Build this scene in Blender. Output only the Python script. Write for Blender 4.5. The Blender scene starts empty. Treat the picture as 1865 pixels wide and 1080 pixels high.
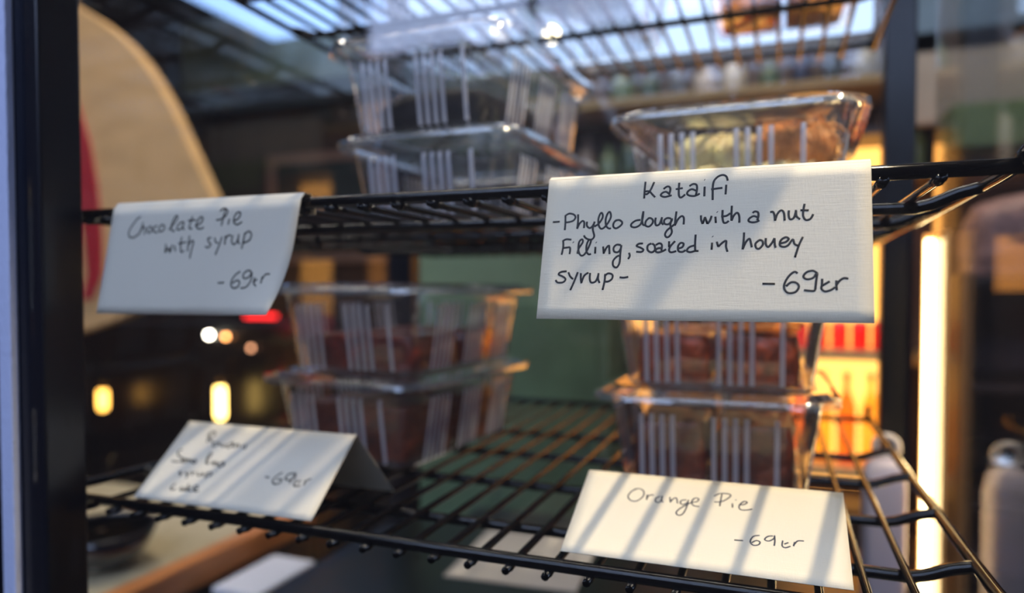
import bpy, bmesh, math, random
from mathutils import Vector, Matrix, Euler
C = bpy.context.scene.collection
SC = bpy.context.scene
R = math.radians

# ------------------------------------------------------------------ camera, world, exposure
FOC = 1285.0                                  # focal length in pixels of a 1865 x 1080 frame
TH, PI_ = R(20.6), R(1.6)                     # yaw to the left, pitch down
cf = Vector((-math.sin(TH), math.cos(TH), 0)); CR = Vector((math.cos(TH), math.sin(TH), 0)); cz = Vector((0, 0, 1))
CF = cf*math.cos(PI_) - cz*math.sin(PI_); CU = cz*math.cos(PI_) + cf*math.sin(PI_)
cam = bpy.data.cameras.new('camera'); camo = bpy.data.objects.new('camera', cam); C.objects.link(camo)
m = Matrix.Identity(4)
for i, v in enumerate((CR, CU, -CF)):
    for k in range(3): m[k][i] = v[k]
camo.matrix_world = m
cam.sensor_width = 36; cam.lens = 36*FOC/1865; cam.shift_y = 0.01388
cam.clip_start = 0.01; cam.clip_end = 50
cam.dof.use_dof = True; cam.dof.focus_distance = 0.335; cam.dof.aperture_fstop = 3.4
SC.camera = camo
w = bpy.data.worlds.new('world'); SC.world = w; w.use_nodes = True
w.node_tree.nodes['Background'].inputs[0].default_value = (0.75, 0.83, 1.0, 1)
w.node_tree.nodes['Background'].inputs[1].default_value = 0.26
SC.view_settings.view_transform = 'Standard'; SC.view_settings.look = 'None'
SC.view_settings.gamma = 1; SC.view_settings.use_curve_mapping = False
SC.view_settings.exposure = 0.8
SC.cycles.transparent_max_bounces = 48; SC.cycles.max_bounces = 10
SC.cycles.sample_clamp_indirect = 4

def lamp(name, kind, loc, energy, col, **k):
    d = bpy.data.lights.new(name, kind); d.energy = energy; d.color = col
    for a, v in k.items(): setattr(d, a, v)
    o = bpy.data.objects.new(name, d); o.location = loc; C.objects.link(o); return o
WARM = Vector((0.47, 0.40, 0.95))
sp = lamp('track_spot_light', 'SPOT', WARM, 42, (1, 0.78, 0.54), shadow_soft_size=0.009, spot_size=R(52), spot_blend=0.65)
sp.rotation_euler = (Vector((0.06, 0.50, -0.02)) - WARM).to_track_quat('-Z', 'Y').to_euler()

def at(px, py, Y):                            # the point of the plane y = Y seen in the direction of (px, py)
    r = CF + CR*((px-932.5)/FOC) + CU*((565.9-py)/FOC)
    return r*(Y/r.y)

# ------------------------------------------------------------------ materials
def lin(c): return tuple((x/255/12.92 if x/255 <= .04045 else ((x/255+.055)/1.055)**2.4) for x in c)
def mat(name, rgb, rough=.5, metal=0, bump=0, scale=60, var=0, coat=0, emit=None, es=0, trans=0, spec=.5, stretch=None):
    M = bpy.data.materials.new(name); M.use_nodes = True; nt = M.node_tree; b = nt.nodes['Principled BSDF']
    col = (*lin(rgb), 1)
    b.inputs['Base Color'].default_value = col; b.inputs['Roughness'].default_value = rough
    b.inputs['Metallic'].default_value = metal; b.inputs['Coat Weight'].default_value = coat
    b.inputs['Specular IOR Level'].default_value = spec
    if trans: b.inputs['Transmission Weight'].default_value = trans
    if emit: b.inputs['Emission Color'].default_value = (*lin(emit), 1); b.inputs['Emission Strength'].default_value = es
    if bump or var:
        tc = nt.nodes.new('ShaderNodeTexCoord'); n = nt.nodes.new('ShaderNodeTexNoise'); n.inputs['Scale'].default_value = scale
        n.inputs['Detail'].default_value = 5
        mp = nt.nodes.new('ShaderNodeMapping'); mp.inputs['Scale'].default_value = stretch or (1, 1, 1)
        nt.links.new(tc.outputs['Object'], mp.inputs[0]); nt.links.new(mp.outputs[0], n.inputs['Vector'])
        if bump:
            bp = nt.nodes.new('ShaderNodeBump'); bp.inputs['Strength'].default_value = bump; bp.inputs['Distance'].default_value = .002
            nt.links.new(n.outputs['Fac'], bp.inputs['Height']); nt.links.new(bp.outputs[0], b.inputs['Normal'])
        if var:
            cr = nt.nodes.new('ShaderNodeValToRGB'); cr.color_ramp.elements[0].position = .3; cr.color_ramp.elements[1].position = .7
            cr.color_ramp.elements[0].color = tuple(x*(1-var) for x in col[:3])+(1,)
            cr.color_ramp.elements[1].color = tuple(min(1, x*(1+var)) for x in col[:3])+(1,)
            nt.links.new(n.outputs['Fac'], cr.inputs[0]); nt.links.new(cr.outputs[0], b.inputs['Base Color'])
    return M
def thin(name, tint, haze, hazecol, rough=.06, ior=1.5, boost=1.0, glossc=(1, 1, 1), noise=0):
    """thin clear sheet: lets light straight through, mirrors by Fresnel, and has a little milky haze"""
    M = bpy.data.materials.new(name); M.use_nodes = True; nt = M.node_tree; N = nt.nodes; L = nt.links
    N.clear(); out = N.new('ShaderNodeOutputMaterial')
    tr = N.new('ShaderNodeBsdfTransparent'); tr.inputs[0].default_value = (*tint, 1)
    gl = N.new('ShaderNodeBsdfGlossy'); gl.inputs['Roughness'].default_value = rough; gl.inputs[0].default_value = (*glossc, 1)
    di = N.new('ShaderNodeBsdfDiffuse'); di.inputs[0].default_value = (*hazecol, 1)
    tl = N.new('ShaderNodeBsdfTranslucent'); tl.inputs[0].default_value = (*hazecol, 1)
    h = N.new('ShaderNodeMixShader'); h.inputs[0].default_value = .5; L.new(di.outputs[0], h.inputs[1]); L.new(tl.outputs[0], h.inputs[2])
    a = N.new('ShaderNodeMixShader'); a.inputs[0].default_value = haze; L.new(tr.outputs[0], a.inputs[1]); L.new(h.outputs[0], a.inputs[2])
    fr = N.new('ShaderNodeFresnel'); ge = N.new('ShaderNodeNewGeometry')       # same mirror strength from both sides of the sheet
    mi = N.new('ShaderNodeMix'); mi.data_type = 'FLOAT'; mi.inputs[2].default_value = ior; mi.inputs[3].default_value = 1/ior
    L.new(ge.outputs['Backfacing'], mi.inputs[0]); L.new(mi.outputs[0], fr.inputs[0])
    mu = N.new('ShaderNodeMath'); mu.operation = 'MULTIPLY'; mu.inputs[1].default_value = boost; mu.use_clamp = True; L.new(fr.outputs[0], mu.inputs[0])
    if noise:
        tc = N.new('ShaderNodeTexCoord'); n = N.new('ShaderNodeTexNoise'); n.inputs['Scale'].default_value = noise
        bp = N.new('ShaderNodeBump'); bp.inputs['Strength'].default_value = .35; bp.inputs['Distance'].default_value = .002
        L.new(tc.outputs['Object'], n.inputs['Vector']); L.new(n.outputs['Fac'], bp.inputs['Height']); L.new(bp.outputs[0], gl.inputs['Normal'])
    b = N.new('ShaderNodeMixShader'); L.new(mu.outputs[0], b.inputs[0]); L.new(a.outputs[0], b.inputs[1]); L.new(gl.outputs[0], b.inputs[2])
    L.new(b.outputs[0], out.inputs[0]); return M
def glow(name, rgb, s):
    M = bpy.data.materials.new(name); M.use_nodes = True; N = M.node_tree.nodes; N.clear()
    o = N.new('ShaderNodeOutputMaterial'); e = N.new('ShaderNodeEmission'); e.inputs[0].default_value = (*lin(rgb), 1); e.inputs[1].default_value = s
    M.node_tree.links.new(e.outputs[0], o.inputs[0]); return M
def paper(name, rgb):
    M = mat(name, rgb, .85, spec=.25); nt = M.node_tree; N = nt.nodes; L = nt.links; b = N['Principled BSDF']
    tc = N.new('ShaderNodeTexCoord'); hs = []
    for sc in ((1300, 260, 260), (120, 1500, 1500)):          # laid threads of linen-finish card
        mp = N.new('ShaderNodeMapping'); mp.inputs['Scale'].default_value = sc; n = N.new('ShaderNodeTexNoise')
        n.inputs['Scale'].default_value = 1; n.inputs['Detail'].default_value = 2
        L.new(tc.outputs['Object'], mp.inputs[0]); L.new(mp.outputs[0], n.inputs['Vector']); hs.append(n)
    ad = N.new('ShaderNodeMath'); ad.operation = 'ADD'; L.new(hs[0].outputs['Fac'], ad.inputs[0]); L.new(hs[1].outputs['Fac'], ad.inputs[1])
    bp = N.new('ShaderNodeBump'); bp.inputs['Strength'].default_value = .25; bp.inputs['Distance'].default_value = .0004
    L.new(ad.outputs[0], bp.inputs['Height']); L.new(bp.outputs[0], b.inputs['Normal'])
    return M

BLACKWIRE = mat('black plastic coated wire', (7, 7, 9), .15, spec=.35)
BLACKMETAL = mat('black painted metal', (14, 16, 20), .35)
NAVY = mat('blue black frame paint', (9, 14, 26), .3)
CHROME = mat('brushed aluminium strip', (196, 208, 240), .45, .1, bump=.6, scale=500, stretch=(1, 1, .4))
PLASTIC = thin('clear container plastic', (.965, .975, .99), .03, (.72, .8, 1), .07, 1.5, 1.7, noise=45)
RIBM = thin('moulded rib plastic', (.90, .92, .96), .72, (.84, .87, 1), .15, 1.55, 1.6)  # strong bluish haze stands in for cool reflections on the ribs
RIMM = thin('container rim plastic', (.84, .89, .93), .2, (.66, .78, .95), .08, 1.6, 2.6, noise=60)
GLASS = thin('case window glass', (.97, .985, .985), .004, (.8, .85, 1), .015, 1.5, .75)
CARD = paper('cream linen card', (238, 227, 202))
CARD2 = paper('off white linen card', (218, 212, 196))
INKM = mat('black felt pen ink', (14, 14, 16), .6)
INKB = mat('blue black felt pen ink', (30, 40, 60), .6)
CHOC = mat('dark chocolate pie', (12, 7, 6), .55, bump=.8, scale=90, var=.4, spec=.2)
CAKE = mat('syrup soaked brown cake', (150, 62, 16), .35, bump=1, scale=160, var=.5, coat=.5)
CAKE2 = mat('dark brown cake', (104, 44, 14), .4, bump=1, scale=140, var=.5, coat=.3)
MAHOG = mat('dark red brown cake', (112, 38, 18), .35, bump=1, scale=130, var=.45, coat=.5)
KAT = mat('golden shredded pastry', (255, 222, 166), .45, var=.3, scale=80)
KATB = mat('toasted brown shredded pastry', (232, 158, 84), .45, var=.3, scale=80)
ORANGE = mat('candied orange slice', (232, 96, 30), .25, var=.25, scale=60, coat=.6)
PEEL = mat('orange peel', (240, 130, 40), .4)

# ------------------------------------------------------------------ mesh helpers
class MB:
    def __init__(s): s.v = []; s.f = []
    def add(s, v, f):
        k = len(s.v); s.v += [tuple(p) for p in v]; s.f += [tuple(i+k for i in q) for q in f]; return s
    def box(s, x0, x1, y0, y1, z0, z1, c=0):
        if c <= 0:
            return s.add([(x, y, z) for x in (x0, x1) for y in (y0, y1) for z in (z0, z1)],
                         [(0, 1, 3, 2), (4, 6, 7, 5), (0, 4, 5, 1), (2, 3, 7, 6), (0, 2, 6, 4), (1, 5, 7, 3)])
        b = bmesh.new(); bmesh.ops.create_cube(b, size=1)
        for v in b.verts: v.co = ((x0+x1)/2+v.co.x*(x1-x0), (y0+y1)/2+v.co.y*(y1-y0), (z0+z1)/2+v.co.z*(z1-z0))
        bmesh.ops.bevel(b, geom=list(b.edges), offset=c, segments=2, affect='EDGES', profile=.6)
        b.verts.index_update(); s.add([v.co[:] for v in b.verts], [[v.index for v in f.verts] for f in b.faces]); b.free(); return s
    def tube(s, pts, r, n=8, cap=True, squash=None):
        pts = [Vector(p) for p in pts]; rings = []; up = None
        for i, p in enumerate(pts):
            t = (pts[min(i+1, len(pts)-1)]-pts[max(i-1, 0)]).normalized()
            if squash is not None: a = squash.cross(t).normalized(); b = squash
            else:
                if up is None: up = Vector((0, 0, 1)) if abs(t.z) < .9 else Vector((0, 1, 0))
                a = up.cross(t).normalized(); b = t.cross(a).normalized(); up = b
            rr = r[i] if isinstance(r, (list, tuple)) else r
            k = .2 if squash is not None else 1
            rings.append([p+a*(rr*math.cos(2*math.pi*j/n))+b*(rr*k*math.sin(2*math.pi*j/n)) for j in range(n)])
        v = [q for g in rings for q in g]
        f = [(i*n+j, i*n+(j+1) % n, (i+1)*n+(j+1) % n, (i+1)*n+j) for i in range(len(pts)-1) for j in range(n)]
        if cap: f += [tuple(range(n))[::-1], tuple(range((len(pts)-1)*n, len(pts)*n))]
        return s.add(v, f)
    def lathe(s, prof, n=24, o=(0, 0, 0)):
        v = [(o[0]+r*math.cos(2*math.pi*j/n), o[1]+r*math.sin(2*math.pi*j/n), o[2]+z) for r, z in prof for j in range(n)]
        f = [(i*n+j, i*n+(j+1) % n, (i+1)*n+(j+1) % n, (i+1)*n+j) for i in range(len(prof)-1) for j in range(n)]
        if prof[0][0] > 1e-5: f.append(tuple(range(n))[::-1])
        if prof[-1][0] > 1e-5: f.append(tuple(range((len(prof)-1)*n, len(prof)*n)))
        return s.add(v, f)
    def prism(s, pts, d):                     # closed outline (list of Vector) pushed along vector d
        n = len(pts); v = list(pts)+[p+d for p in pts]
        return s.add(v, [tuple(range(n)), tuple(range(2*n-1, n-1, -1))]+[(i, i+n, (i+1) % n+n, (i+1) % n) for i in range(n)])
    def build(s, name, mt, parent=None, smooth=False, loc=None):
        me = bpy.data.meshes.new(name); me.from_pydata(s.v, [], s.f)
        b = bmesh.new(); b.from_mesh(me); bmesh.ops.recalc_face_normals(b, faces=b.faces); b.to_mesh(me); b.free()
        me.materials.append(mt)
        if smooth:
            for p in me.polygons: p.use_smooth = True
        o = bpy.data.objects.new(name, me); C.objects.link(o)
        if parent: o.parent = parent
        if loc is not None: o.location = loc
        return o
def tag(o, label=None, cat=None, group=None, kind=None):
    for k, v in (('label', label), ('category', cat), ('group', group), ('kind', kind)):
        if v: o[k] = v
    return o
def empty(name, loc, rz=0):
    o = bpy.data.objects.new(name, None); C.objects.link(o); o.location = loc; o.rotation_euler = (0, 0, rz); o.empty_display_size = .02
    return o
def copy_tree(o, parent=None):
    c = o.copy(); C.objects.link(c); c.parent = parent
    for ch in [x for x in SC.objects if x.parent == o]: copy_tree(ch, c)
    return c
def spline(pts, k=4):
    pts = [Vector(p) for p in pts]
    if len(pts) < 3: return pts
    out = []
    for i in range(len(pts)-1):
        p0, p1, p2, p3 = pts[max(i-1, 0)], pts[i], pts[i+1], pts[min(i+2, len(pts)-1)]
        for j in range(k):
            t = j/k; out.append(.5*((2*p1)+(p2-p0)*t+(2*p0-5*p1+4*p2-p3)*t*t+(3*p1-p0-3*p2+p3)*t**3))
    return out+[pts[-1]]
def rrect(wd, dp, r, z, n=6):
    o = []
    for cx, cy, a0 in ((wd/2-r, dp/2-r, 0), (-wd/2+r, dp/2-r, 90), (-wd/2+r, -dp/2+r, 180), (wd/2-r, -dp/2+r, 270)):
        for j in range(n+1):
            a = R(a0+90*j/n); o.append((cx+r*math.cos(a), cy+r*math.sin(a), z))
    return o
def loft(mb, rings, cap0=True, cap1=True):
    n = len(rings[0]); v = [p for g in rings for p in g]
    f = [(i*n+j, i*n+(j+1) % n, (i+1)*n+(j+1) % n, (i+1)*n+j) for i in range(len(rings)-1) for j in range(n)]
    if cap0: f.append(tuple(range(n))[::-1])
    if cap1: f.append(tuple(range((len(rings)-1)*n, len(rings)*n)))
    return mb.add(v, f)

# ------------------------------------------------------------------ the room
def struct(name, mb, mt): return tag(mb.build(name, mt), kind='structure')
WALLB = mat('dark brown panelled wall', (70, 52, 42), .5, var=.35, scale=3, stretch=(6, 6, .4))
struct('floor', MB().box(-3.6, 2.6, -2.6, 3.9, -1.3, -1.2), mat('dark tiled floor', (60, 52, 46), .4, var=.2, scale=4))
struct('wall_back', MB().box(-3.6, 2.6, 3.8, 3.9, -1.2, 1.8), WALLB)
struct('wall_left', MB().box(-3.7, -3.6, -2.6, 3.9, -1.2, 1.8), WALLB)
struct('wall_right', MB().box(2.6, 2.7, -2.6, 3.9, -1.2, 1.8), mat('brown wall', (88, 66, 56), .5, var=.3, scale=3))
struct('ceiling', MB().box(-3.6, 2.6, -2.6, 3.9, 1.8, 1.9), mat('brown grey ceiling', (84, 76, 66), .6, var=.3, scale=2))
struct('wall_front', MB().box(-3.6, 2.6, -2.7, -2.6, -1.2, 1.8), mat('brown grey wall', (84, 74, 66), .6))
wn = tag(MB().box(-1.5, .5, -2.1, -.5, 1.785, 1.8).build('window_1', glow('overcast daylight in skylight', (196, 213, 255), 3.2)), kind='structure')
fm = MB()
for x in (-1.54, -.87, -.17, .5): fm.box(x, x+.04, -2.14, -.46, 1.76, 1.80)
for y in (-2.14, -1.32, -.5): fm.box(-1.54, .54, y, y+.04, 1.765, 1.80)
fm.build('window_frame', BLACKMETAL, wn)
wn = tag(MB().box(-2.0, 1.6, -2.6, -2.585, 1.22, 1.72).build('fill_window', glow('added cool fill in high window', (190, 208, 255), 4.5)), kind='structure')  # unseen window added for more cool front light on the box ribs
fm = MB().box(-2.04, 1.64, -2.6, -2.56, 1.18, 1.22).box(-2.04, 1.64, -2.6, -2.56, 1.72, 1.76)
for x in (-2.04, -1.12, -.2, .7, 1.6): fm.box(x, x+.04, -2.6, -2.56, 1.2, 1.74)
fm.build('window_frame', BLACKMETAL, wn)

t = tag(empty('fill_lamp', (-.9, .9, 1.8)), 'long added fill lamp brightening the shop, out of the picture', 'lamp')  # unseen lamp added to brighten the room behind the case
MB().box(-1.0, 1.0, -.12, .12, -.05, -.04).build('diffuser', glow('warm white diffuser', (255, 238, 220), 11), t)
MB().box(-1.02, 1.02, -.14, .14, -.04, 0).build('housing', BLACKMETAL, t)
t2 = copy_tree(t); t2.location = (.25, 1.45, 1.8); t2.scale = (.5, 1, 1); t2['label'] = 'short added fill lamp brightening the back shelving, out of the picture'  # shorter unseen copy added to lift the boards at the back
# ------------------------------------------------------------------ display case
case = tag(empty('display_case', (-.17, .64, -.44)), 'black framed refrigerated glass display case holding the wire shelves and pastry boxes', 'display case')
def part(name, mb, mt, par=case, smooth=False):
    o = mb.build(name, mt, None, smooth); o.parent = par
    o.matrix_parent_inverse = Matrix.Translation(-par.location) if par.parent is None else par.matrix_parent_inverse.copy()
    return o
def child(o, par):                                     # world-built mesh as a child of a root without rotation
    o.parent = par; o.matrix_parent_inverse = Matrix.Translation(-par.location); return o
XL, XR, YF, YB = -.535, .166, .325, .955
part('base', MB().box(XL-.01, XR+.01, YF-.005, YB+.01, -.44, -.345, .003), BLACKMETAL)
part('case_floor', MB().box(XL+.02, XR-.02, YF+.03, YB-.02, -.345, -.340), mat('dark steel case floor', (40, 48, 46), .3, .4))
for i, (x0, x1, y0, y1) in enumerate(((-.515, -.4475, .322, .352), (XR-.014, XR+.012, .300, .330), (-.545, -.508, .925, .955), (.1145, .1475, .925, .955))):
    part('corner_post', MB().box(x0, x1, y0, y1, -.345, .53, .002), NAVY)
part('gasket_strip', MB().box(-.482, -.470, .3165, .322, -.34, .525, .001), CHROME)['label'] = 'pale blue textured metal strip on front post'
part('top_frame', MB().box(XL, XR, .322, .34, .515, .535).box(XL, XR, YB-.02, YB, .515, .535).box(XL, XL+.02, .34, YB-.02, .515, .535).box(XR-.007, XR, .34, YB-.02, .518, .535), NAVY)
part('front_glass', MB().box(-.447, XR-.016, .3135, .3165, -.34, .515), GLASS)
part('left_glass', MB().box(XL+.004, XL+.007, .353, .924, -.34, .515), GLASS)
part('right_glass', MB().box(XR+.004, XR+.007, .331, .95, -.34, .515), GLASS)
part('dark_gap_bar', MB().box(-.508, .1145, .927, .937, .062, .128, .001), NAVY)  # dark bar added so the gaps under the middle shelf stay black
part('rear_glass', MB().box(-.507, .114, .938, .941, -.34, .515), GLASS)
part('roof_glass', MB().box(XL+.02, XR-.02, .34, YB-.02, .523, .526), GLASS)
led = part('led_strip', MB().box(.1500, .1585, .873, .880, -.335, .056, .0015), glow('warm white led strip', (255, 222, 160), 9))
led['label'] = 'glowing warm white vertical light strip'
part('led_channel_blocker', MB().box(.1490, .1640, .8805, .886, -.34, .062).box(.1600, .1640, .828, .8805, -.34, .062), mat('amber plastic channel', (214, 160, 96), .35))  # side wing added to block the strip's reflection in the right glass
cool = part('added_glow_panel', MB().box(-.50, .10, .905, .92, .300, .440, .004), glow('added cool glow panel', (188, 214, 255), 1.0))  # glow added for the bluish brightness behind the topmost shelf
cool['label'] = 'added cool glow panel at the top of the back'

q = at(1001, 60, .894)
glint = part('glint_disc', MB().lathe([(0, 0), (.0085, 0), (.0105, .003), (.0105, .010), (0, .010)], 20), glow('warm puck light', (255, 232, 190), 12))  # glowing disc added to imitate a lamp's reflection in the glass
glint.matrix_parent_inverse = Matrix.Identity(4); glint.rotation_euler = (R(-90), 0, 0); glint.location = q-case.location
glint['label'] = 'small warm glowing disc added for a lamp reflection'
# ------------------------------------------------------------------ wire shelves
def shelf(name, zf, label, knob=True, rows=(.434, .531, .63, .727)):
    t = tag(empty(name, (-.193, .36, zf)), label, 'wire shelf', 'black wire shelves in the case')
    zs = zf-.0042; L, Rr = -.4865, .1005
    def P(n, mb): return child(mb.build(n, BLACKWIRE, None, True), t)
    P('front_rod', MB().tube([(L-.012, .36, zf), (-.4, .36, zf), (-.2, .36, zf), (0, .36, zf), (Rr+.02, .36, zf)], .0036, 12))
    P('rear_rod', MB().tube([(L-.004, .895, zf), (Rr+.004, .895, zf)], .0034, 10))
    for x in (L, Rr):
        P('side_rail', MB().tube(spline([(x, .3515, zf+.001), (x, .3565, zf+.006), (x, .366, zf+.0055), (x, .40, zf+.002), (x, .6, zf), (x, .9, zf), (x, .905, zf+.012)], 4), .0034, 10))
    for x in (L, Rr):
        P('rail_knob', MB().lathe([(0, -.0062), (.0035, -.0052), (.0058, -.002), (.0062, 0), (.0058, .002), (.0035, .0052), (0, .0062)], 16, (x, .3585, zf+.0035)))
    for y in rows:
        P('cross_bar', MB().tube(spline([(L, y, zf+.001), (L+.012, y, zf-.002), (L+.03, y, zs-.0042), (L+.06, y, zs-.0045), (-.2, y, zs-.0045), (Rr-.06, y, zs-.0045), (Rr-.03, y, zs-.0042), (Rr-.012, y, zf-.002), (Rr, y, zf+.001)], 4), .0034, 10))
    wm = MB().tube(spline([(0, .3594, zs-.0008), (0, .364, zs-.0004), (0, .372, zs), (0, .6, zs), (0, .890, zs), (0, .898, zs+.002)], 3), .0023, 8)
    base = child(wm.build('wire', BLACKWIRE, None, True), t)
    base.location = (.0665, 0, 0)
    for k in range(1, 24):
        c = base.copy(); C.objects.link(c); c.location = (.0665-k*.02257, 0, 0)
    return t
ZL, ZU, ZT = -.1475, .0535, .2775
shelf('wire_shelf', ZL, 'lowest black wire shelf, carrying the orange pie and semolina cards')
shelf('wire_shelf', ZU, 'middle black wire shelf, with the kataifi card folded over its front rod')
shelf('wire_shelf', ZT, 'topmost black wire shelf, seen from below above the boxes')

# ------------------------------------------------------------------ clear boxes
BH = .073
def make_box():
    t = empty('plastic_box', (0, 0, 0))
    mb = MB()
    loft(mb, [rrect(.124, .195, .018, .0022), rrect(.128, .199, .02, .0006), rrect(.132, .203, .022, .004), rrect(.139, .210, .024, .03), rrect(.149, .220, .026, .060), rrect(.152, .223, .027, BH-.004), rrect(.157, .228, .028, BH-.002)], True, False)
    tub = mb.build('tub', PLASTIC, t, True)
    # ribs: half-round strips moulded on the four sides
    rb = MB(); n = 7; s0, s1 = (0, .006), (-.0085, .058)
    rings = [[(.0019*math.cos(math.pi*j/(n-1)), y-.0012*math.sin(math.pi*j/(n-1)), z) for j in range(n)] for y, z in ((.0004, .004), (-.0004, .007), (-.0042, .032), (-.0078, .056), (-.0068, .0595))]
    v = [p for g in rings for p in g]
    rb.add(v, [(i*n+j, i*n+j+1, (i+1)*n+j+1, (i+1)*n+j) for i in range(4) for j in range(n-1)])
    r0 = rb.build('rib', RIBM, tub, True); first = True
    fr = [-.048, -.0405, -.033, -.0255, .0035, .011, .0185, .026, .046]
    sd = [-.073, -.0655, -.058, -.0505, -.043, -.015, -.0075, 0, .0075, .015, .043, .0505, .058, .0655, .073]
    for ang, off, us in ((0, .1017, fr), (180, .1017, fr), (90, .0662, sd), (270, .0662, sd)):
        for u in us:
            o = r0 if first else r0.copy()
            if not first: C.objects.link(o)
            first = False
            a = R(ang); o.rotation_euler = (0, 0, a); o.location = (u*math.cos(a)+off*math.sin(a), u*math.sin(a)-off*math.cos(a), 0)
    rm = MB()                                   # the wide outward flange with its rolled lip
    loft(rm, [rrect(.157, .228, .028, BH-.002), rrect(.160, .231, .029, BH), rrect(.170, .241, .031, BH+.0005), rrect(.174, .245, .032, BH-.0015), rrect(.175, .246, .032, BH-.0045)], False, False)
    rm.build('rim', RIMM, t, True)
    ld = MB()
    loft(ld, [rrect(.1755, .2465, .032, BH-.003), rrect(.1745, .2455, .032, BH+.0015), rrect(.163, .234, .03, BH+.0022), rrect(.158, .229, .029, BH+.0045), rrect(.142, .213, .025, BH+.0052), rrect(.138, .209, .024, BH+.003)], False, True)
    ld.build('lid', PLASTIC, t, True)
    return t
proto = make_box(); used = [False]
def box(x, y, z, rz, label, group='clear ribbed pastry boxes'):
    o = proto if not used[0] else copy_tree(proto); used[0] = True
    o.location = (x, y, z); o.rotation_euler = (0, 0, R(rz)); tag(o, label, 'plastic box', group); return o
PIT = .0783; b0 = .0023-.0042
zu, zl, zt = ZU+b0, ZL+b0, ZT+b0
UL, UM, UR, LL, LM, LR, LQ = (-.264, .618), (-.268, .614), (-.027, .616), (-.343, .618), (-.338, .618), (-.045, .628), (-.042, .626)
box(*UL, zu, -3.5, 'lower clear box of the middle-shelf stack, its rim edge glowing orange')
box(*UM, zu+PIT, -4, 'upper clear ribbed box of the middle-shelf stack, holding a dark domed chocolate pie')
box(*UR, zu, -2, 'clear ribbed box behind the kataifi card, holding golden shredded pastry')
box(*LL, zl, -5, 'lower clear box of the stack behind the semolina cake card')
box(*LM, zl+PIT, -4, 'clear ribbed box holding dark cake, topmost of the stack behind the semolina cake card')
box(*LR, zl, 0, 'clear ribbed box full of brown cake, standing behind the orange pie card')
box(*LQ, zl+PIT, 0, 'clear ribbed box holding orange pie, directly under the kataifi card')
box(-.385, .745, zt, 2, 'clear ribbed box on the topmost shelf, at its left end', 'boxes on the topmost shelf')
box(-.195, .735, zt, -2, 'clear ribbed box in the middle of the topmost shelf', 'boxes on the topmost shelf')
box(.002, .725, zt, 1, 'clear ribbed box holding brown cake at the right end of the topmost shelf', 'boxes on the topmost shelf')

def lump(name, wd, dp, h, seed, mt, loc, rz, dome=0, rough=.002):
    rnd = random.Random(seed); b = bmesh.new(); bmesh.ops.create_cube(b, size=1)
    bmesh.ops.subdivide_edges(b, edges=list(b.edges), cuts=11, use_grid_fill=True)
    from mathutils import noise
    for v in b.verts:
        x, y, z = v.co*2
        k = (1-abs(x)**6*.06-abs(y)**6*.06)
        q = Vector((x*wd/2*(1-.08*max(0, z)**2)*k, y*dp/2*(1-.08*max(0, z)**2)*k, (z+1)/2*h))
        q.z += dome*max(0, 1-(x*x+y*y)*.7)*(z+1)/2
        nn = noise.noise_vector(Vector((x*2.5+seed, y*2.5, z*2.5))); v.co = q+nn*rough+noise.noise_vector(q*260)*rough*.35
        if v.co.z < 0: v.co.z = 0
    me = bpy.data.meshes.new(name); b.to_mesh(me); b.free(); me.materials.append(mt)
    for p in me.polygons: p.use_smooth = True
    o = bpy.data.objects.new(name, me); C.objects.link(o); o.location = loc; o.rotation_euler = (0, 0, R(rz)); return o
e = .0024
def cake(*a, label, group=None, **k): return tag(lump(*a, **k), label, 'cake', group)
cake('chocolate_pie', .112, .185, .032, 3, CHOC, (*UM, zu+PIT+e), -4, dome=.014, label='dark domed chocolate pie in the upper box of the middle-shelf stack')
cake('chocolate_pie', .110, .17, .012, 4, CHOC, (*UL, zu+e), -3.5, dome=.006, label='dark flat chocolate pie in the lower box of the middle-shelf stack')
WH = ('front left', 'front right', 'rear left', 'rear right')
for i, (dx, dy) in enumerate(((-.031, -.048), (.031, -.048), (-.031, .048), (.031, .048))):
    def put(c, rz): a = R(rz); return (c[0]+dx*math.cos(a)-dy*math.sin(a), c[1]+dx*math.sin(a)+dy*math.cos(a))
    cake('cake_slice', .056, .086, .030, 10+i, MAHOG, (*put(LM, -4), zl+PIT+e), -4, rough=.0014, label=WH[i]+' red-brown cake slice in the upper box behind the semolina card', group='dark cake slices')
    cake('cake_slice', .056, .086, .046, 20+i, CAKE2, (*put(LL, -5), zl+e), -5, rough=.0014, label=WH[i]+' brown cake slice in the lower box behind the semolina card', group='brown cake slices lower left')
    cake('cake_slice', .058, .088, .048, 30+i, CAKE2, (*put(LR, 0), zl+e), 0, rough=.0016, label=WH[i]+' tall cake slice in the lowest box behind the orange pie card', group='brown cake slices lower right')
    cake('orange_pie_slice', .058, .088, .036, 40+i, CAKE, (*put(LQ, 0), zl+PIT+e), 0, rough=.0014, label=WH[i]+' orange-brown pie slice in the box under the kataifi card', group='orange pie slices')
    cake('cake_slice', .056, .086, .035, 50+i, CAKE, (*put((.002, .725), 1), zt+e), 1, rough=.0014, label=WH[i]+' brown cake slice in the right box on the topmost shelf', group='cake slices on the topmost shelf')
for i, (dx, dy, rz) in enumerate(((.030, -.05, 10), (.036, .035, 60))):
    t = tag(empty('orange_slice', (LQ[0]+dx, LQ[1]+dy, zl+PIT+e+.0385), R(rz)), 'candied orange slice lying on the %s orange pie slice' % ('front' if i == 0 else 'rear'), 'orange slice')
    MB().lathe([(0, 0), (.0265, 0), (.0268, .003), (0, .0034)], 28).build('flesh', ORANGE, t)
    MB().lathe([(.0268, -.0003), (.0285, 0), (.0285, .0032), (.0268, .0036)], 28).build('peel', PEEL, t)
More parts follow.
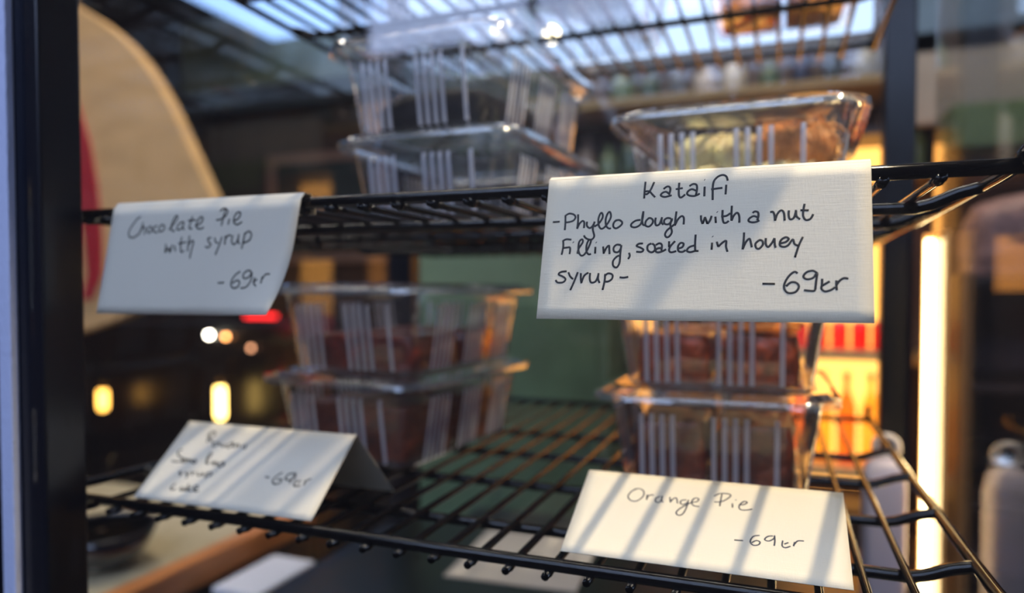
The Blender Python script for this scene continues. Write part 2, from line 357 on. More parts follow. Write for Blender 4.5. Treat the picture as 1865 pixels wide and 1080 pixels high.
# kataifi: rolled nests of shredded dough strands
rnd = random.Random(7)
KR = ((-.062, .565, 0, .056, .0215, KAT, 'pale front left'), (.002, .565, 0, .056, .0215, KAT, 'golden front right'), (-.062, .625, 0, .056, .0215, KAT, 'pale middle left'), (.002, .625, 0, .056, .0215, KATB, 'toasted middle right'),
      (-.045, .585, .030, .060, .0205, KAT, 'pale top left'), (.012, .582, .0315, .054, .0215, KATB, 'toasted top right'))
for i, (cx, cy, cz_, ln, rd, mt, nm) in enumerate(KR):
    t = tag(empty('kataifi_roll', (cx, cy, zu+e+cz_), R(rnd.uniform(-8, 8))), nm+' kataifi roll of shredded dough in the clear box', 'pastry', 'kataifi rolls')
    core = MB(); core.tube([(-ln/2, 0, rd), (-ln/2+.006, 0, rd), (ln/2-.006, 0, rd), (ln/2, 0, rd)], [rd*.5, rd*.85, rd*.85, rd*.5], 16); core.build('dough_core', mt, t, True)
    st = MB()
    for k in range(230):
        a = rnd.uniform(0, 6.28); x = rnd.uniform(-ln/2, ln/2); pts = []; ad = rnd.uniform(.1, .5)*rnd.choice((-1, 1)); dx = rnd.uniform(-.006, .006)
        rr = rd*rnd.uniform(.85, 1.0)*(1-.35*(abs(x)/(ln/2))**4)
        for q in range(6):
            pts.append((x+dx*q/2+rnd.uniform(-.0008, .0008), rr*math.cos(a+ad*q), rd+rr*math.sin(a+ad*q)))
        pts = [(p[0], p[1], max(p[2], .0008)) for p in pts]
        st.tube(pts, .00055, 4, False)
    s = st.build('dough_strands', mt, t, True); s['kind'] = 'stuff'

# ------------------------------------------------------------------ price cards
# pen strokes in tenths of a millimetre from the card's top-left corner: x to the right, y down
INK = {
    'kataifi': (
        '501,38 499,82 499,127;544,42 527,86 513,104 503,104;501,90 512,89 524,91 536,105 552,123;591,82 606,70 619,72 '
        '624,86 619,113;619,109 604,97 587,102 579,115 597,124 619,120 632,117;665,53 664,87 666,118 674,131 687,124 69'
        '5,115;649,86 665,84 683,82;714,74 729,64 745,67 750,85 746,122;745,99 727,90 711,97 704,111 714,122 736,126 75'
        '3,121 763,114;785,80 785,106 785,130;783,44 785,45;890,55 884,35 869,25 848,30 829,50 823,77 823,120 824,151;8'
        '15,96 841,93 867,91;884,76 883,101 882,125;40,234 77,233;104,199 107,240 107,280;101,205 122,191 146,196 158,2'
        '11 149,229 126,237 102,238;170,197 173,234 171,275;171,275 182,247 197,233 206,244 206,272;219,238 221,261 236'
        ',273 250,262 259,239;259,239 252,278 262,315 252,333 232,332 216,322 209,311;259,266 281,250 298,218 294,196 2'
        '85,197 277,226 282,263 298,279 320,260 339,220 333,191 322,199 314,231 319,264 333,278 344,277;368,235 356,249'
        ' 355,269 369,279 390,266 398,250 384,236 365,237;488,239 464,242 444,258 445,272 466,276 489,261 498,226 499,1'
        '94;499,194 495,234 500,262 510,268;528,231 514,246 513,268 530,275 546,259 547,241 534,231 523,233;561,230 559'
        ',252 565,270 580,264 589,237 591,229;590,231 590,257 600,267;633,237 616,234 602,245 605,263 623,266 637,250 6'
        '38,237;638,237 632,270 641,305 630,328 617,332 609,318 618,297 635,282 652,267;658,202 655,239 653,274;653,274'
        ' 666,244 683,227 694,237 694,270;773,227 775,251 782,270;782,270 792,236;792,236 804,271;804,271 814,256 822,2'
        '31;839,236 842,268;846,212 848,214;871,204 871,239 877,266 889,268 900,259;865,235 888,234 906,221;912,184 911'
        ',221 912,259;912,259 922,233 937,220 946,238 947,270;1005,225 1014,217 1028,222 1030,241 1025,261;1025,246 101'
        '0,240 993,249 987,262 1000,270 1020,269 1035,262;1081,224 1092,222 1099,236 1102,266;1102,266 1112,233 1128,21'
        '6 1140,230 1143,267;1161,218 1160,242 1166,261 1181,256 1189,232 1191,217;1191,219 1193,247 1208,263;1227,189 '
        '1222,218 1221,248 1232,267 1251,262 1263,240;1209,220 1244,221;104,338 107,368 102,411;100,340 119,329 146,332'
        ';103,377 127,373 143,375 143,408;156,345 159,347;183,407 189,378 206,347 201,331 187,347 188,392 203,417 222,4'
        '08 241,366 247,339 236,337 227,361 228,393 240,411 253,409;272,373 273,408;274,349 276,351;311,372 317,410;317'
        ',405 328,379 340,368 343,388 346,412;399,367 378,364 364,380 369,400 388,402 400,383 401,367;401,367 399,409 3'
        '98,457 385,481 368,472 366,448 382,426 398,420;441,407 446,423 439,439;506,361 486,362 476,373 495,382 510,393'
        ' 501,404 476,402;547,362 530,372 531,396 550,407 565,395 562,373 550,362;568,371 584,362 597,371 596,399;595,3'
        '86 577,388 568,399 578,408 598,404 618,393;630,353 631,383;658,353 637,379 632,400 643,409 666,403;670,392 693'
        ',384 698,367 684,363 673,379 676,403 694,408 709,399;748,377 725,385 715,402 729,410 753,404;752,323 751,368 7'
        '53,404;753,404 768,405;136,498 107,501 95,514 118,525 133,538 123,554 95,556 82,543;145,503 156,525 172,539;19'
        '3,503 178,552 162,596;209,508 211,539 216,561;216,556 227,521 247,506;256,508 256,535 264,556 285,552 296,526 '
        '298,509;298,509 298,539 307,559;331,513 331,548 324,595;328,526 345,511 367,518 366,539 348,552 332,552;403,53'
        '1 424,533 445,529;828,365 827,400;829,334 831,336;849,361 856,386;856,386 875,366 891,358 891,386 898,411;969,'
        '319 968,358 964,401;964,401 978,366 993,350 999,367 1004,392;1037,357 1020,374 1023,395 1036,399 1051,381 1049'
        ',362 1035,357;1064,349 1064,377 1074,392 1090,373 1101,350;1101,350 1102,378 1106,396;1124,376 1148,370 1161,3'
        '56 1148,347 1128,361 1124,385 1141,393 1159,385 1178,358 1185,380 1199,388;1220,347 1203,388 1187,444;1052,566'
        ' 1105,567;1198,519 1186,511 1164,529 1146,562 1144,590 1161,609 1190,604 1204,580 1193,562 1171,560 1151,578;1'
        '279,519 1261,507 1236,513 1222,533 1236,546 1261,540 1274,521 1279,518;1279,518 1274,554 1270,594;1270,594 126'
        '1,600 1224,596;1298,544 1297,570 1295,590 1310,602 1335,594 1349,582;1328,556 1307,570 1297,576;1355,552 1354,'
        '574 1356,597;1354,574 1367,554 1384,542 1402,545'
    ),
    'chocolate': (
        '248,59 215,78 173,123 150,163 165,195 203,196 232,179;274,97 259,143 236,185;250,166 273,132 293,138 289,181;3'
        '29,128 313,150 326,171 351,157 349,134 329,128;396,124 371,135 370,163 404,170;433,120 413,142 422,165 454,155'
        ' 459,129 433,120;498,156 532,123 565,79 556,65 536,84 518,128 525,162 550,163;614,106 582,119 563,147 586,159 '
        '613,137 621,106;621,106 613,143 629,160;689,73 675,117 667,150 693,154;653,102 716,99;712,135 754,125 776,93 7'
        '57,81 731,108 727,146 757,158 787,148;951,33 938,87 925,144;908,51 940,33 969,50 954,83 912,103 881,105;986,10'
        '0 979,138;1015,118 1054,103 1072,71 1051,62 1026,85 1022,123 1050,140 1086,123;481,246 479,305;479,305 505,269'
        ';505,269 519,306;519,306 536,253;555,259 565,298;611,204 605,254 612,302 637,294;586,248 650,239;675,198 669,2'
        '50 666,300;663,267 692,234 710,240 697,295 687,345;852,216 824,221 833,243 852,260 829,279 808,270;879,217 888'
        ',245 910,251;937,213 918,267 892,327;964,206 962,263;962,230 984,206 1008,207;1021,205 1014,242 1033,264 1058,'
        '243 1068,200;1068,200 1065,244 1079,263;1114,191 1105,245 1095,293;1108,207 1140,184 1164,203 1151,240 1109,25'
        '5;929,503 980,501;1102,432 1061,458 1037,501 1053,533 1093,531 1107,501 1083,488 1048,507;1191,438 1164,427 11'
        '30,448 1135,475 1174,470 1195,438;1195,438 1195,491 1165,531 1120,536;1223,470 1219,507;1246,481 1222,505 1246'
        ',526;1281,465 1281,510;1279,492 1303,455 1338,453'
    ),
    'semolina': (
        '273,91 277,131 291,173;251,117 270,75 311,88 308,128 282,138 342,165;379,161 354,171 365,198 390,188 394,160;3'
        '94,160 419,189;427,172 456,197 464,169;506,149 484,175 492,197 519,191 514,149;514,149 537,189;546,161 560,195'
        ';555,184 564,159 593,191;609,163 625,192;630,153 648,198;122,249 94,267 126,303 173,321 184,347 141,355 98,352'
        ';195,346 207,329 188,320 183,336 207,356 223,350;216,325 233,353;225,339 231,323 258,351;247,337 256,324 283,3'
        '52;286,321 284,340 309,353 314,337 286,321;398,344 397,299 401,260 379,262 387,307 416,342 434,340;444,320 461'
        ',344;464,322 483,353;474,336 485,323 513,354;536,318 514,331 533,359 551,346 542,310;542,310 566,348;273,526 2'
        '52,550 270,573 303,565;339,540 336,561 363,572 362,544;362,544 387,573;378,514 401,571;421,530 400,554 443,570'
        ';451,555 470,539 465,522 443,524 451,555 482,565 499,553;945,394 983,396;1060,346 1026,385 1022,420 1052,441 1'
        '086,426 1081,399 1044,404;1157,342 1114,354 1107,390 1148,399 1172,368 1164,342;1164,342 1160,384 1159,425;119'
        '3,380 1192,421 1213,439 1248,428;1233,389 1211,412;1265,386 1274,425;1270,412 1278,384 1302,371;251,426 229,43'
        '6 265,450 252,467;282,427 313,449;320,419 324,477;339,417 361,447;351,430 362,416;387,415 402,443 431,436 425,'
        '415;425,415 449,441;461,411 482,459;466,418 497,407 514,430 481,438'
    ),
    'orange': (
        '325,127 293,155 280,202 301,234 337,233 365,189 361,144 331,126 302,139;386,172 390,216;389,198 401,174 424,16'
        '9;461,174 440,195 441,221 462,227 473,199 472,168;472,168 474,207 485,223;516,174 525,217;525,208 540,180 554,'
        '177 565,219;610,182 585,190 579,213 597,223 618,202 621,180;621,180 617,245 603,298 582,314 566,296 579,264 61'
        '4,224 640,199;640,199 670,186 676,163 653,162 640,195 654,223 685,226;799,105 796,149 794,205;758,128 785,102 '
        '829,96 847,110 826,144 795,170 762,176;859,173 862,206;874,139 878,143;894,180 921,172 937,153 920,147 897,180'
        ' 901,213 929,217 966,202;884,452 928,449;1008,397 977,410 963,450 979,473 1004,465 1011,445 993,437 971,456;10'
        '73,390 1048,398 1033,423 1054,430 1078,408 1081,385;1081,385 1083,422 1080,459;1121,415 1118,452 1133,464 1158'
        ',449;1148,425 1128,439;1178,416 1172,446;1175,435 1192,406 1222,401'
    ),
}
def card(name, key, T, B, wd, back, mt, ink, label, curl=0, iw=.0005, skew=0):
    """T, B: (x0, y, z) of the top-left and bottom-left corner of the written panel; back: list of (y, z) going on behind the fold"""
    T = Vector(T); B = Vector(B); t = empty('price_card', T); tag(t, label, 'price card', 'handwritten price cards')
    dn = B-T; H = dn.length; dn.normalize(); nrm = Vector((1, 0, 0)).cross(dn).normalized()
    if nrm.y > 0: nrm = -nrm
    def warp(u, v):
        p = Vector((u, 0, 0))+dn*v
        p.x += skew*v/H
        if curl: p += nrm*(curl*max(0, (u/wd-.55)/.45)**2*max(0, (v/H-.35)/.65)**2) + Vector((-curl*.35, 0, 0))*max(0, (u/wd-.6)/.4)*max(0, (v/H-.35)/.65)**2
        return p
    nx, ny = 20, 12
    mb = MB(); mb.add([warp(wd*i/nx, H*j/ny) for j in range(ny+1) for i in range(nx+1)], [(j*(nx+1)+i, j*(nx+1)+i+1, (j+1)*(nx+1)+i+1, (j+1)*(nx+1)+i) for j in range(ny) for i in range(nx)])
    f = mb.build('front_panel', mt, t, True)
    mb = MB(); pr = [Vector((0, 0, 0))]+[Vector((0, y-T.y, z-T.z)) for y, z in back]
    mb.add([p+Vector((x, 0, 0)) for p in pr for x in (0, wd)], [(2*i, 2*i+1, 2*i+3, 2*i+2) for i in range(len(pr)-1)])
    k = mb.build('back_panel', mt, t)
    for o in (f, k):
        md = o.modifiers.new('thickness', 'SOLIDIFY'); md.thickness = .00035; md.offset = 0
    ib = MB()
    for st in INK[key].split(';'):
        pts = [tuple(map(float, q.split(','))) for q in st.split(' ')]
        ps = spline([(a*1e-4, b*1e-4, 0) for a, b in pts], 4)
        if skew or curl: ps = [Vector((p.x-skew*p.y/H, p.y, 0)) for p in ps]
        ib.tube([warp(p.x, p.y)+nrm*.00026 for p in ps], iw, 8, True, squash=nrm)
    ib.build('handwriting', ink, t, True)
    return t
card('price_card', 'kataifi', (-.1115, .352, .0575), (-.1115, .331, -.0137), .150, [(.3555, .0592), (.362, .0588), (.3655, .054), (.366, .047)], CARD, INKM,
     'cream card reading Kataifi, hanging from the middle shelf at the right')
card('price_card', 'chocolate', (-.4185, .352, .0550), (-.4185, .345, -.0150), .1515, [(.3555, .0592), (.362, .0588), (.3655, .054), (.366, .047)], CARD2, INKM,
     'curled card reading Chocolate Pie with syrup, hanging from the middle shelf at the left', curl=.010, iw=.00055, skew=-.009)
card('price_card', 'semolina', (-.4128, .409, -.0980), (-.4128, .359, -.1415), .146, [(.4097, -.0980), (.459, -.1497)], CARD2, INKM,
     'blurred tent card about semolina cake, standing at the left of the lowest shelf', iw=.00055)
card('price_card', 'orange', (-.1082, .424, -.1112), (-.1082, .362, -.1402), .1432, [(.4247, -.1112), (.465, -.1497)], CARD, INKB,
     'tent card reading Orange Pie, striped by shadows at the front of the lowest shelf', iw=.0004)

# ------------------------------------------------------------------ things low in the case
t = tag(empty('leaflet', (-.29, .84, -.34), R(4)), 'white printed leaflet lying on the case floor beneath the lowest shelf', 'leaflet')
MB().box(-.085, .075, -.085, .085, 0, .0012).build('sheet', mat('white leaflet paper', (226, 222, 216), .7), t)
pb = MB()
for r_ in range(3):
    for c_ in range(3): pb.tube(spline([(-.02+c_*.012+q*.003, -.02+r_*.013+(.004 if q % 2 else -.003), .0015) for q in range(4)], 3), .0009, 5)
pb.build('print', INKB, t)
t = tag(empty('plastic_canister', (.112, .868, -.34)), 'pale lavender plastic canister with a ring handle behind the right shelf rail', 'canister')
cm = mat('lavender white plastic', (196, 192, 214), .4)
loft(MB(), [rrect(.040, .034, .008, 0), rrect(.043, .037, .009, .004), rrect(.043, .037, .009, .130), rrect(.036, .030, .008, .148), rrect(.018, .016, .006, .156)]).build('body', cm, t, True)
MB().tube([(.002+.0115*math.cos(a*math.pi/10), 0, .1685+.0115*math.sin(a*math.pi/10)) for a in range(21)], .0038, 10, False).build('ring_handle', mat('white ring plastic', (222, 222, 226), .35), t, True)

# ------------------------------------------------------------------ what stands behind and beside the case
def slab(px0, py0, px1, py1, Y, dep, z0=None, c=.004):          # block whose front face fills that window of the plane y = Y
    a, b = at(px0, py0, Y), at(px1, py1, Y)
    return MB().box(min(a.x, b.x), max(a.x, b.x), Y, Y+dep, min(a.z, b.z) if z0 is None else z0, max(a.z, b.z), c), (a, b)
def thing_slab(name, px0, py0, px1, py1, Y, dep, mt, label, cat, z0=None):
    mb, _ = slab(px0, py0, px1, py1, Y, dep, z0); return tag(mb.build(name, mt), label, cat)
# counter that carries the case, and the pale counter on the left
t = tag(empty('black_counter', (-.17, .8, -1.2)), 'black counter under the glass display case', 'counter')
child(MB().box(-.57, .62, .28, 1.32, -.465, -.44, .003).build('counter_top', BLACKMETAL), t)
child(MB().box(-.55, .60, .30, 1.30, -1.2, -.465).build('counter_body', mat('black laminate', (20, 20, 22), .5)), t)
t = tag(empty('pale_counter', (-1.3, .9, -1.2)), 'pale counter with a wooden front edge to the left of the case', 'counter')
child(MB().box(-2.2, -.745, .36, .97, -.385, -.36, .002).build('counter_top', mat('speckled beige worktop', (196, 180, 146), .35, var=.12, scale=40)), t)
child(MB().box(-.744, -.715, .36, .97, -.395, -.357, .004).build('wooden_edge', mat('orange brown wood edging', (206, 128, 68), .4, var=.2, scale=20, stretch=(8, .6, 8))), t)
child(MB().box(-2.15, -.78, .40, .93, -1.2, -.385).build('counter_body', mat('dark cabinet laminate', (34, 28, 26), .5)), t)
# round dark glass bowl on it
t = tag(empty('glass_bowl', (-.822, .665, -.36)), 'round dark glass bowl on the pale counter at the lower left', 'bowl')
MB().lathe([(.0, .001), (.026, .0), (.030, .003), (.054, .022), (.066, .050), (.064, .0505), (.052, .024), (.026, .006), (0, .005)], 36).build('bowl_shell', mat('smoky dark glass', (16, 16, 26), .06, coat=1), t, True)
MB().lathe([(.064, .049), (.0665, .051), (.066, .053), (.063, .0515), (.064, .049)], 36).build('rim', mat('dark glossy rim', (40, 40, 50), .1), t, True)
MIR = mat('polished silver', (220, 220, 224), .08, 1)  # for mirror balls added to imitate glints on the bowl's glass
for (bx, by, bz, br), nm in zip(((-.030, -.022, .0185, .0125), (.020, -.026, .0190, .012), (.028, .016, .0190, .011), (-.024, .022, .0185, .012), (0, 0, .0372, .0125)), ('front left', 'front right', 'rear right', 'rear left', 'topmost')):
    tag(MB().lathe([(br*math.sin(math.pi*i/10), -br*math.cos(math.pi*i/10)) for i in range(11)], 18).build('glint_ball', MIR, None, True, (-.822+bx, .665+by, -.36+bz)), nm+' mirror ball added for glints on the dark glass bowl', 'ball', 'glint balls in the bowl')
# white carton between the counters
t = tag(empty('white_carton', (-.655, .78, -1.2)), 'tall white carton standing between the pale counter and the case', 'carton')
mb = MB().box(-.035, .035, -.06, .06, 0, .80, .01); mb.build('body', mat('white carton', (236, 238, 246), .5), t)
MB().box(-.037, .037, -.062, .062, .800, .812, .004).build('lid', mat('white lid', (240, 240, 248), .4), t)
# black cabinet far left, with little lamps
t = tag(empty('black_cabinet', (-2.3, 2.05, -1.2)), 'tall black cabinet behind the left side of the case, set with small lamps', 'cabinet')
a, b = at(90, 585, 2.0), at(560, 585, 2.0)
child(MB().box(a.x-.3, b.x, 2.0, 2.4, -1.2, a.z, .004).build('body', mat('matt black cabinet', (16, 15, 15), .45)), t)
for k in range(3):
    x0 = a.x-.25+k*(b.x-a.x+.3)/3; child(MB().box(x0, x0+(b.x-a.x+.3)/3-.03, 1.985, 2.0, -1.15, a.z-.03, .003).build('door', mat('black door', (24, 19, 17), .35)), t)
def glow_tube(px, y0, y1, wpx, Y, s, col, label):  # glowing tubes for amber bars; the brightest imitates a reflection in the glass
    a, b = at(px, y0, Y), at(px, y1, Y); r = wpx/2*(a-Vector((0, 0, 0))).dot(CF)/FOC; h = abs(a.z-b.z)
    t = tag(empty('glow_tube', (a.x, Y, b.z)), label, 'lamp', 'amber glow tubes')
    MB().lathe([(0, 0), (r*.8, .004), (r, r), (r, h-r), (r*.7, h-r*.3), (0, h)], 16).build('glow_shape', glow('amber tube glow', col, s), t, True)
    MB().lathe([(r*.9, h-r*.4), (r*.95, h+.01), (r*.4, h+.02), (0, h+.02)], 16).build('added_cap', mat('brass', (160, 120, 60), .3, .9), t, True)  # cap and arm are additions to the glow
    MB().box(-.004, .004, 0, 2.0-Y-.012 if Y < 2.0 else .02, h+.004, h+.012).build('added_arm', mat('brass arm', (120, 90, 50), .3, .9), t)
glow_tube(401, 700, 764, 17, 1.9, 9, (255, 205, 110), 'brightest amber glow tube, added for a glass reflection above the semolina card')
glow_tube(187, 706, 748, 17, 1.9, 5, (255, 180, 80), 'dimmer amber glow tube near the left post')
glow_tube(113, 470, 530, 10, 1.9, 2, (235, 140, 40), 'dull orange glow tube at the left post under the round sign')
def bulb(px, py, Y, rpx, col, s, label):
    a = at(px, py, Y); t = tag(empty('small_bulb', a), label, 'lamp', 'tiny bulbs on the black cabinet'); r = rpx*a.dot(CF)/FOC
    MB().lathe([(r*math.sin(math.pi*i/8), -r*math.cos(math.pi*i/8)) for i in range(9)], 12).build('globe', glow('bulb glow', col, s), t, True)
    MB().lathe([(0, 0), (r*.5, 0), (r*.5, .012), (0, .012)], 8, (0, r, 0)).build('socket', BLACKMETAL, t)
bulb(381, 610, 1.97, 5, (255, 240, 215), 26, 'tiny white bulb glowing under the chocolate pie card')
bulb(411, 613, 1.97, 4, (255, 160, 90), 12, 'tiny orange bulb beside the white one')
bulb(457, 634, 1.97, 4, (220, 150, 110), 5, 'tiny faint bulb right of the orange one')
mb, _ = slab(445, 572, 500, 580, 1.97, .015, c=.002); tag(mb.build('red_indicator', glow('red light', (255, 40, 40), 2.5)), 'small red light bar under the chocolate pie card', 'light')
# round beige sign with a red ring
def curve_px(pts, Y, k=4): return [at(p.x, p.y, Y) for p in spline([(a, b, 0) for a, b in pts], k)]
OUT = [(-260, -140), (-60, -160), (60, -60), (115, -4), (190, 45), (250, 102), (298, 175), (334, 250), (364, 315), (388, 372), (394, 430), (365, 490), (290, 545), (170, 596), (30, 630), (-160, 640), (-330, 520), (-380, 250)]
t = tag(empty('round_sign', at(100, 300, 1.25)), 'big rounded beige sign board with a red ring, hanging left of the case', 'sign')
out = curve_px(OUT+[OUT[0]], 1.25)[:-1]
child(MB().prism(out, Vector((0, .035, 0))).build('board', mat('beige sign board', (232, 186, 128), .6, var=.10, scale=7, stretch=(1, 1, 4))), t)
RO = [(60, 60), (98, 112), (135, 180), (160, 260), (174, 340), (182, 430), (182, 500), (165, 545)]
RI = [(148, 545), (158, 500), (152, 430), (138, 345), (122, 265), (98, 195), (70, 150), (45, 110)]
child(MB().prism([at(p[0], p[1], 1.242) for p in RO+RI], Vector((0, .0085, 0))).build('red_ring', mat('red ring paint', (186, 40, 52), .5)), t)
DK = [(-100, 60), (40, 100), (70, 150), (98, 195), (122, 265), (136, 345), (120, 380), (-100, 400)]
child(MB().prism([at(p[0], p[1], 1.246) for p in DK], Vector((0, .004, 0))).build('dark_centre', mat('slate blue paint', (62, 66, 88), .5)), t)
a = at(60, -60, 1.25); child(MB().tube([(a.x, 1.267, a.z-.02), (a.x, 1.267, 1.8)], .006, 8).build('hanging_rod', BLACKMETAL), t)
# framed picture on the back wall
t = tag(empty('framed_picture', at(590, 330, 3.78)), 'dark picture in a pale frame on the back wall behind the chocolate pie card', 'picture')
mb, (a, b) = slab(502, 300, 690, 460, 3.74, .03); child(mb.build('canvas', mat('dark green picture', (52, 58, 50), .5, var=.3, scale=6)), t)
w_ = .05
child(MB().box(a.x-w_, a.x, 3.725, 3.78, b.z-w_, a.z+w_).box(b.x, b.x+w_, 3.725, 3.78, b.z-w_, a.z+w_).box(a.x, b.x, 3.725, 3.78, a.z, a.z+w_).box(a.x, b.x, 3.725, 3.78, b.z-w_, b.z).build('frame', mat('beige frame', (176, 130, 104), .5)), t)
# ceiling light panel and olive beam seen high on the left
a = at(455, -10, 3.0)
t = tag(empty('ceiling_light', (a.x+.4, 3.0, 1.8)), 'cool ceiling light panel high beyond the left glass', 'light')
z_ = at(330, 22, 2.6).z
child(MB().box(a.x-.1, a.x+1.0, 2.5, 3.3, 1.42, 1.45).build('diffuser', glow('cool ceiling panel', (150, 185, 245), 1.3)), t)
child(MB().box(a.x-.12, a.x+1.02, 2.48, 3.32, 1.45, 1.48).tube([(a.x, 2.9, 1.48), (a.x, 2.9, 1.8)], .01, 6).tube([(a.x+.7, 2.9, 1.48), (a.x+.7, 2.9, 1.8)], .01, 6).build('housing', mat('grey housing', (90, 96, 104), .5)), t)
thing_slab('wall_cupboard', 330, 45, 640, 135, 3.3, .48, mat('olive painted cupboard', (112, 108, 72), .5, var=.2, scale=5), 'olive wall cupboard high beyond the left of the case', 'cupboard')
# green cupboard right behind the case
t = tag(empty('green_cupboard', (-.53, 1.5, -1.2)), 'green painted cupboard directly behind the case', 'cupboard')
a, b = at(738, 455, 1.40), at(1110, 455, 1.40)
child(MB().box(a.x, b.x, 1.40, 1.62, -1.2, at(700, 380, 1.4).z, .003).build('body', mat('sage green paint', (118, 140, 110), .5, var=.15, scale=6)), t)
for k in range(2):
    x0 = a.x+.01+k*.222; d_ = child(MB().box(x0, x0+.212, 1.392, 1.40, -.86, -.02, .003).build('door', mat('green door', (106, 134, 104), .45, var=.2, scale=9)), t)
    h_ = MB().lathe([(0, 0), (.009, 0), (.011, .008), (0, .012)], 12).build('knob', mat('dark bronze knob', (70, 50, 34), .3, .8), None, True); h_.rotation_euler = (R(90), 0, 0); h_.location = (x0+.185, 1.392, -.3); h_.parent = d_
# bottle making
def bottle(x, y, z, r, h, mt, name, label, group, capm=None, cat='bottle'):
    t = tag(empty(name, (x, y, z)), label, cat, group)
    MB().lathe([(0, 0), (r*.9, 0), (r, r*.15), (r, h*.6), (r*.8, h*.7), (r*.35, h*.8), (r*.32, h*.94), (0, h*.94)], 18).build('body', mt, t, True)
    MB().lathe([(0, h*.94), (r*.38, h*.94), (r*.38, h), (0, h)], 14).build('cap', capm or BLACKMETAL, t, True)
    return t
# back shelves with jars and bottles, high behind the case
t = tag(empty('bottle_shelf', (.05, 2.05, -1.2)), 'open wooden bottle shelving behind the case at the upper right', 'shelf')
za = at(1300, 172, 1.95).z; zb = at(1300, 330, 1.95).z; xa = at(985, 170, 1.95).x; xb = at(1640, 170, 1.95).x+.75
WOOD = mat('olive brown shelf board', (140, 118, 72), .5, var=.2, scale=10); WOODD = mat('dark back board', (66, 52, 44), .6, var=.3, scale=5)
for z in (za, zb, zb-.45, zb-.95): child(MB().box(xa, xb, 1.90, 2.14, z-.02, z, .002).build('shelf_board', WOOD), t)
child(MB().box(xa, xb, 2.14, 2.16, -1.2, za+.28).build('back_board', WOODD), t)
for x in (xa-.02, xb): child(MB().box(x, x+.02, 1.90, 2.16, -1.2, za+.28).build('side_board', WOOD), t)
cols = [(150, 150, 148), (60, 78, 62), (196, 186, 170), (52, 60, 58), (92, 110, 80), (172, 160, 150), (40, 48, 70), (120, 104, 92), (88, 92, 96), (70, 90, 60)]
names = ['grey', 'dark green', 'cream', 'black', 'olive green', 'beige', 'navy', 'brown', 'slate grey', 'moss green']
rnd = random.Random(5); k = 0
ORD = ['first', 'second', 'third', 'fourth', 'fifth', 'sixth', 'seventh', 'eighth', 'ninth', 'tenth']+[str(n)+'th' for n in range(11, 40)]
for zz, row, lo, hi in ((za, 'upper', .10, .15), (zb, 'lower', .12, .17)):
    x = xa+.05; nth = 0
    while x < xb-.05:
        c = (k*7+(3 if row == 'lower' else 0)) % 10; r = rnd.uniform(.022, .036); h = rnd.uniform(lo, hi)
        bottle(x, 2.0+rnd.uniform(-.02, .03), zz, r, h, mat('bottle glass '+names[c], cols[c], .25, coat=.4), 'bottle', '%s bottle, %s from the left on the %s back shelf' % (names[c], ORD[nth], row), 'bottles on the back shelving')
        x += r*2+rnd.uniform(.008, .03); k += 1; nth += 1
# amber lit niche with cans and bottles behind the rear right post
t = tag(empty('lit_cabinet', (.12, 1.7, -1.2)), 'amber lit drinks cabinet glowing behind the rear right post', 'cabinet')
a, b = at(1440, 300, 1.55), at(1622, 880, 1.55); zc = at(1550, 646, 1.55).z; zd = at(1550, 862, 1.55).z
child(MB().box(a.x, b.x+.02, 1.70, 1.71, b.z-.05, a.z+.05).build('backlight', glow('amber backlight', (255, 170, 80), 2.2)), t)
child(MB().box(a.x-.015, a.x, 1.55, 1.72, -1.2, a.z+.065).box(b.x+.02, b.x+.035, 1.55, 1.72, -1.2, a.z+.065).box(a.x-.015, b.x+.035, 1.55, 1.72, a.z+.05, a.z+.065).box(a.x, b.x+.02, 1.56, 1.72, -1.2, zd-.08).build('carcass', mat('dark cabinet wood', (50, 32, 24), .5)), t)
child(MB().box(-.30, a.x-.016, 1.70, 1.71, .0, .19).build('backlight', glow('added amber wire glow', (255, 160, 74), .8)), t)  # hidden glow added to put amber highlights on the shelf wires
child(MB().box(-.315, -.30, 1.55, 1.72, -1.2, .205).box(-.30, a.x-.015, 1.55, 1.72, .19, .205).box(-.30, a.x-.015, 1.55, 1.72, -1.2, 0).build('glow_carcass', bpy.data.materials['dark cabinet wood'], None), t)  # housing made up around the added glow
CRE = mat('cream shelf edge', (244, 214, 150), .5)
for z in (zc, zd): child(MB().box(a.x, b.x+.02, 1.555, 1.70, z-.012, z+.006, .001).build('shelf_board', CRE), t)
red = thin('red jar glass', (1, .12, .10), .6, (1, .12, .10), .1); amb = thin('amber bottle glass', (1, .55, .18), .3, (1, .5, .15), .08, 1.5, 1.0)
yel = thin('yellow bottle glass', (1, .82, .35), .25, (1, .8, .3), .08, 1.5, 1.0); orr = thin('orange red bottle glass', (1, .32, .12), .35, (1, .3, .1), .08, 1.5, 1.0)
for i in range(6):
    x = a.x+.022+i*.038
    t = tag(empty('red_jar', (x, 1.60, zc+.006)), ['leftmost', 'second', 'third', 'fourth', 'fifth', 'rightmost'][i]+' red jar in the amber lit cabinet', 'jar', 'red jars')
    MB().lathe([(0, 0), (.014, 0), (.017, .004), (.017, .052), (.013, .058), (0, .058)], 18).build('body', red, t, True)
    MB().lathe([(0, .058), (.0135, .058), (.0135, .06), (0, .06)], 18).build('lid', CHROME, t, True)
for i, (mt, nm) in enumerate(((amb, 'leftmost amber'), (yel, 'leftmost yellow'), (amb, 'amber'), (yel, 'second yellow'), (orr, 'orange-red'))):
    bottle(a.x+.024+i*.045, 1.61, zd+.006, .019, .19, mt, 'bottle', nm+' backlit bottle in the amber lit cabinet', 'backlit bottles')
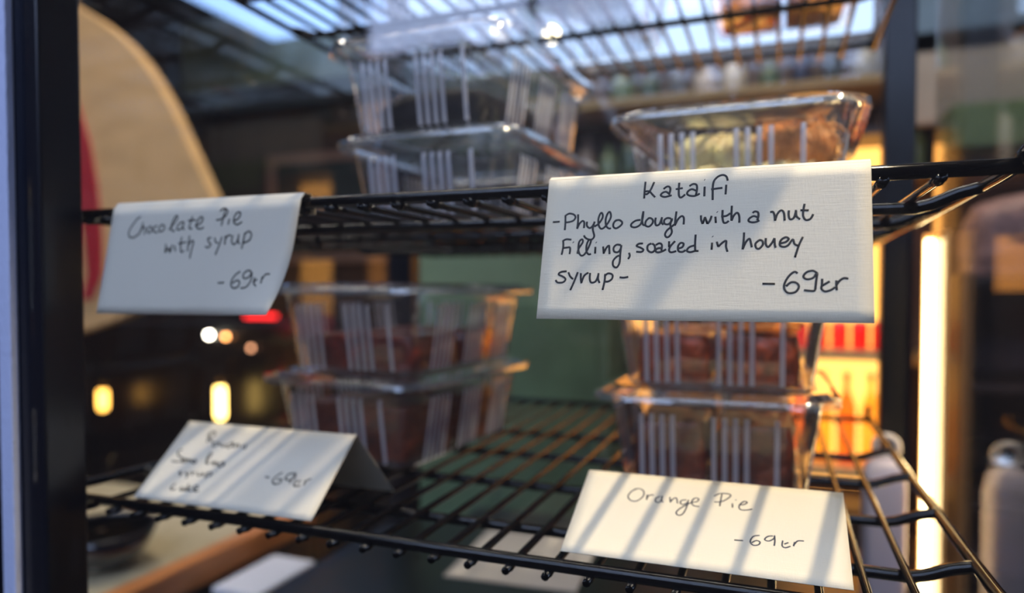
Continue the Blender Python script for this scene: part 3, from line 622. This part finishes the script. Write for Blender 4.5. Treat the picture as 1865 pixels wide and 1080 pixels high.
# right of the rear post
BEI = mat('beige plaster panel', (150, 140, 126), .6, var=.15, scale=5)
thing_slab('beige_panel', 1655, 60, 2100, 196, 1.86, .03, BEI, 'beige board in front of the back shelving at the upper right', 'board')
thing_slab('blue_grey_panel', 1650, -60, 2100, 56, 1.86, .03, mat('blue grey board', (92, 116, 134), .5, var=.2, scale=6), 'blue-grey board above the beige one at the upper right', 'board')
thing_slab('green_box', 1735, 190, 2050, 250, 1.70, .14, mat('green crate', (104, 122, 72), .5, var=.15, scale=9), 'long green box behind the right side of the case', 'box')
t = tag(empty('dark_shelf_unit', (.5, 1.2, -.44)), 'dark brown shelf unit beyond the right glass', 'shelf')
DBR = mat('dark brown wood', (62, 42, 34), .45, var=.35, scale=8, stretch=(1, 1, 5))
for z in (.02, -.12, -.275): child(MB().box(.235, .60, 1.06, 1.28, z-.012, z, .002).build('shelf_board', DBR), t)
for x in (.222, .60): child(MB().box(x, x+.013, 1.06, 1.28, -.44, .022).build('side_board', DBR), t)
child(MB().box(.235, .60, 1.28, 1.29, -.44, .022).build('back_board', mat('mauve brown board', (92, 66, 66), .55, var=.5, scale=7)), t)
o = lump('blob', .25, .12, .085, 77, mat('mauve brown reflection tone', (172, 128, 118), .5, bump=.5, scale=50, var=.3), (.36, 1.14, .0205), 0, dome=.03, rough=.004)  # rounded shape added to imitate a hand's reflection in the glass
tag(o, 'added pinkish-brown hand-reflection loaf on the dark shelf unit', 'stand-in')
STEEL = mat('polished steel', (190, 190, 186), .18, 1)
for i, (x, lb) in enumerate(((.29, 'steel bowl nearer the light strip, on the bottom board of the dark shelf unit'), (.42, 'steel bowl farther right on the bottom board of the dark shelf unit'))):
    t = tag(empty('steel_bowl', (x, 1.15, -.275)), lb, 'bowl', 'steel bowls')
    MB().lathe([(0, .002), (.025, 0), (.03, .004), (.05, .03), (.056, .055), (.0545, .055), (.047, .03), (.025, .008), (0, .007)], 28).build('body', STEEL, t, True)
    MB().lathe([(.054, .054), (.058, .056), (.057, .059), (.0535, .057), (.054, .054)], 28).build('rim', STEEL, t, True)
# spotlight fixture that gives the warm light
t = tag(empty('track_spotlight', WARM), 'black track spotlight above the right front of the case', 'lamp')
ax = sp.rotation_euler.to_matrix()
h_ = MB().lathe([(.028, -.0), (.03, .01), (.03, .07), (.02, .085), (0, .085)], 20)
h_.v = [tuple(ax @ Vector(p)) for p in h_.v]; h_.f = [f for f in h_.f if len(f) < 10 or max(h_.v[i][2] for i in f) > .05]
h_.build('lamp_head', BLACKMETAL, t, True)
MB().tube([(.0, 0, .06), (.0, 0, 1.8-WARM.z)], .006, 8).build('stem', BLACKMETAL, t)
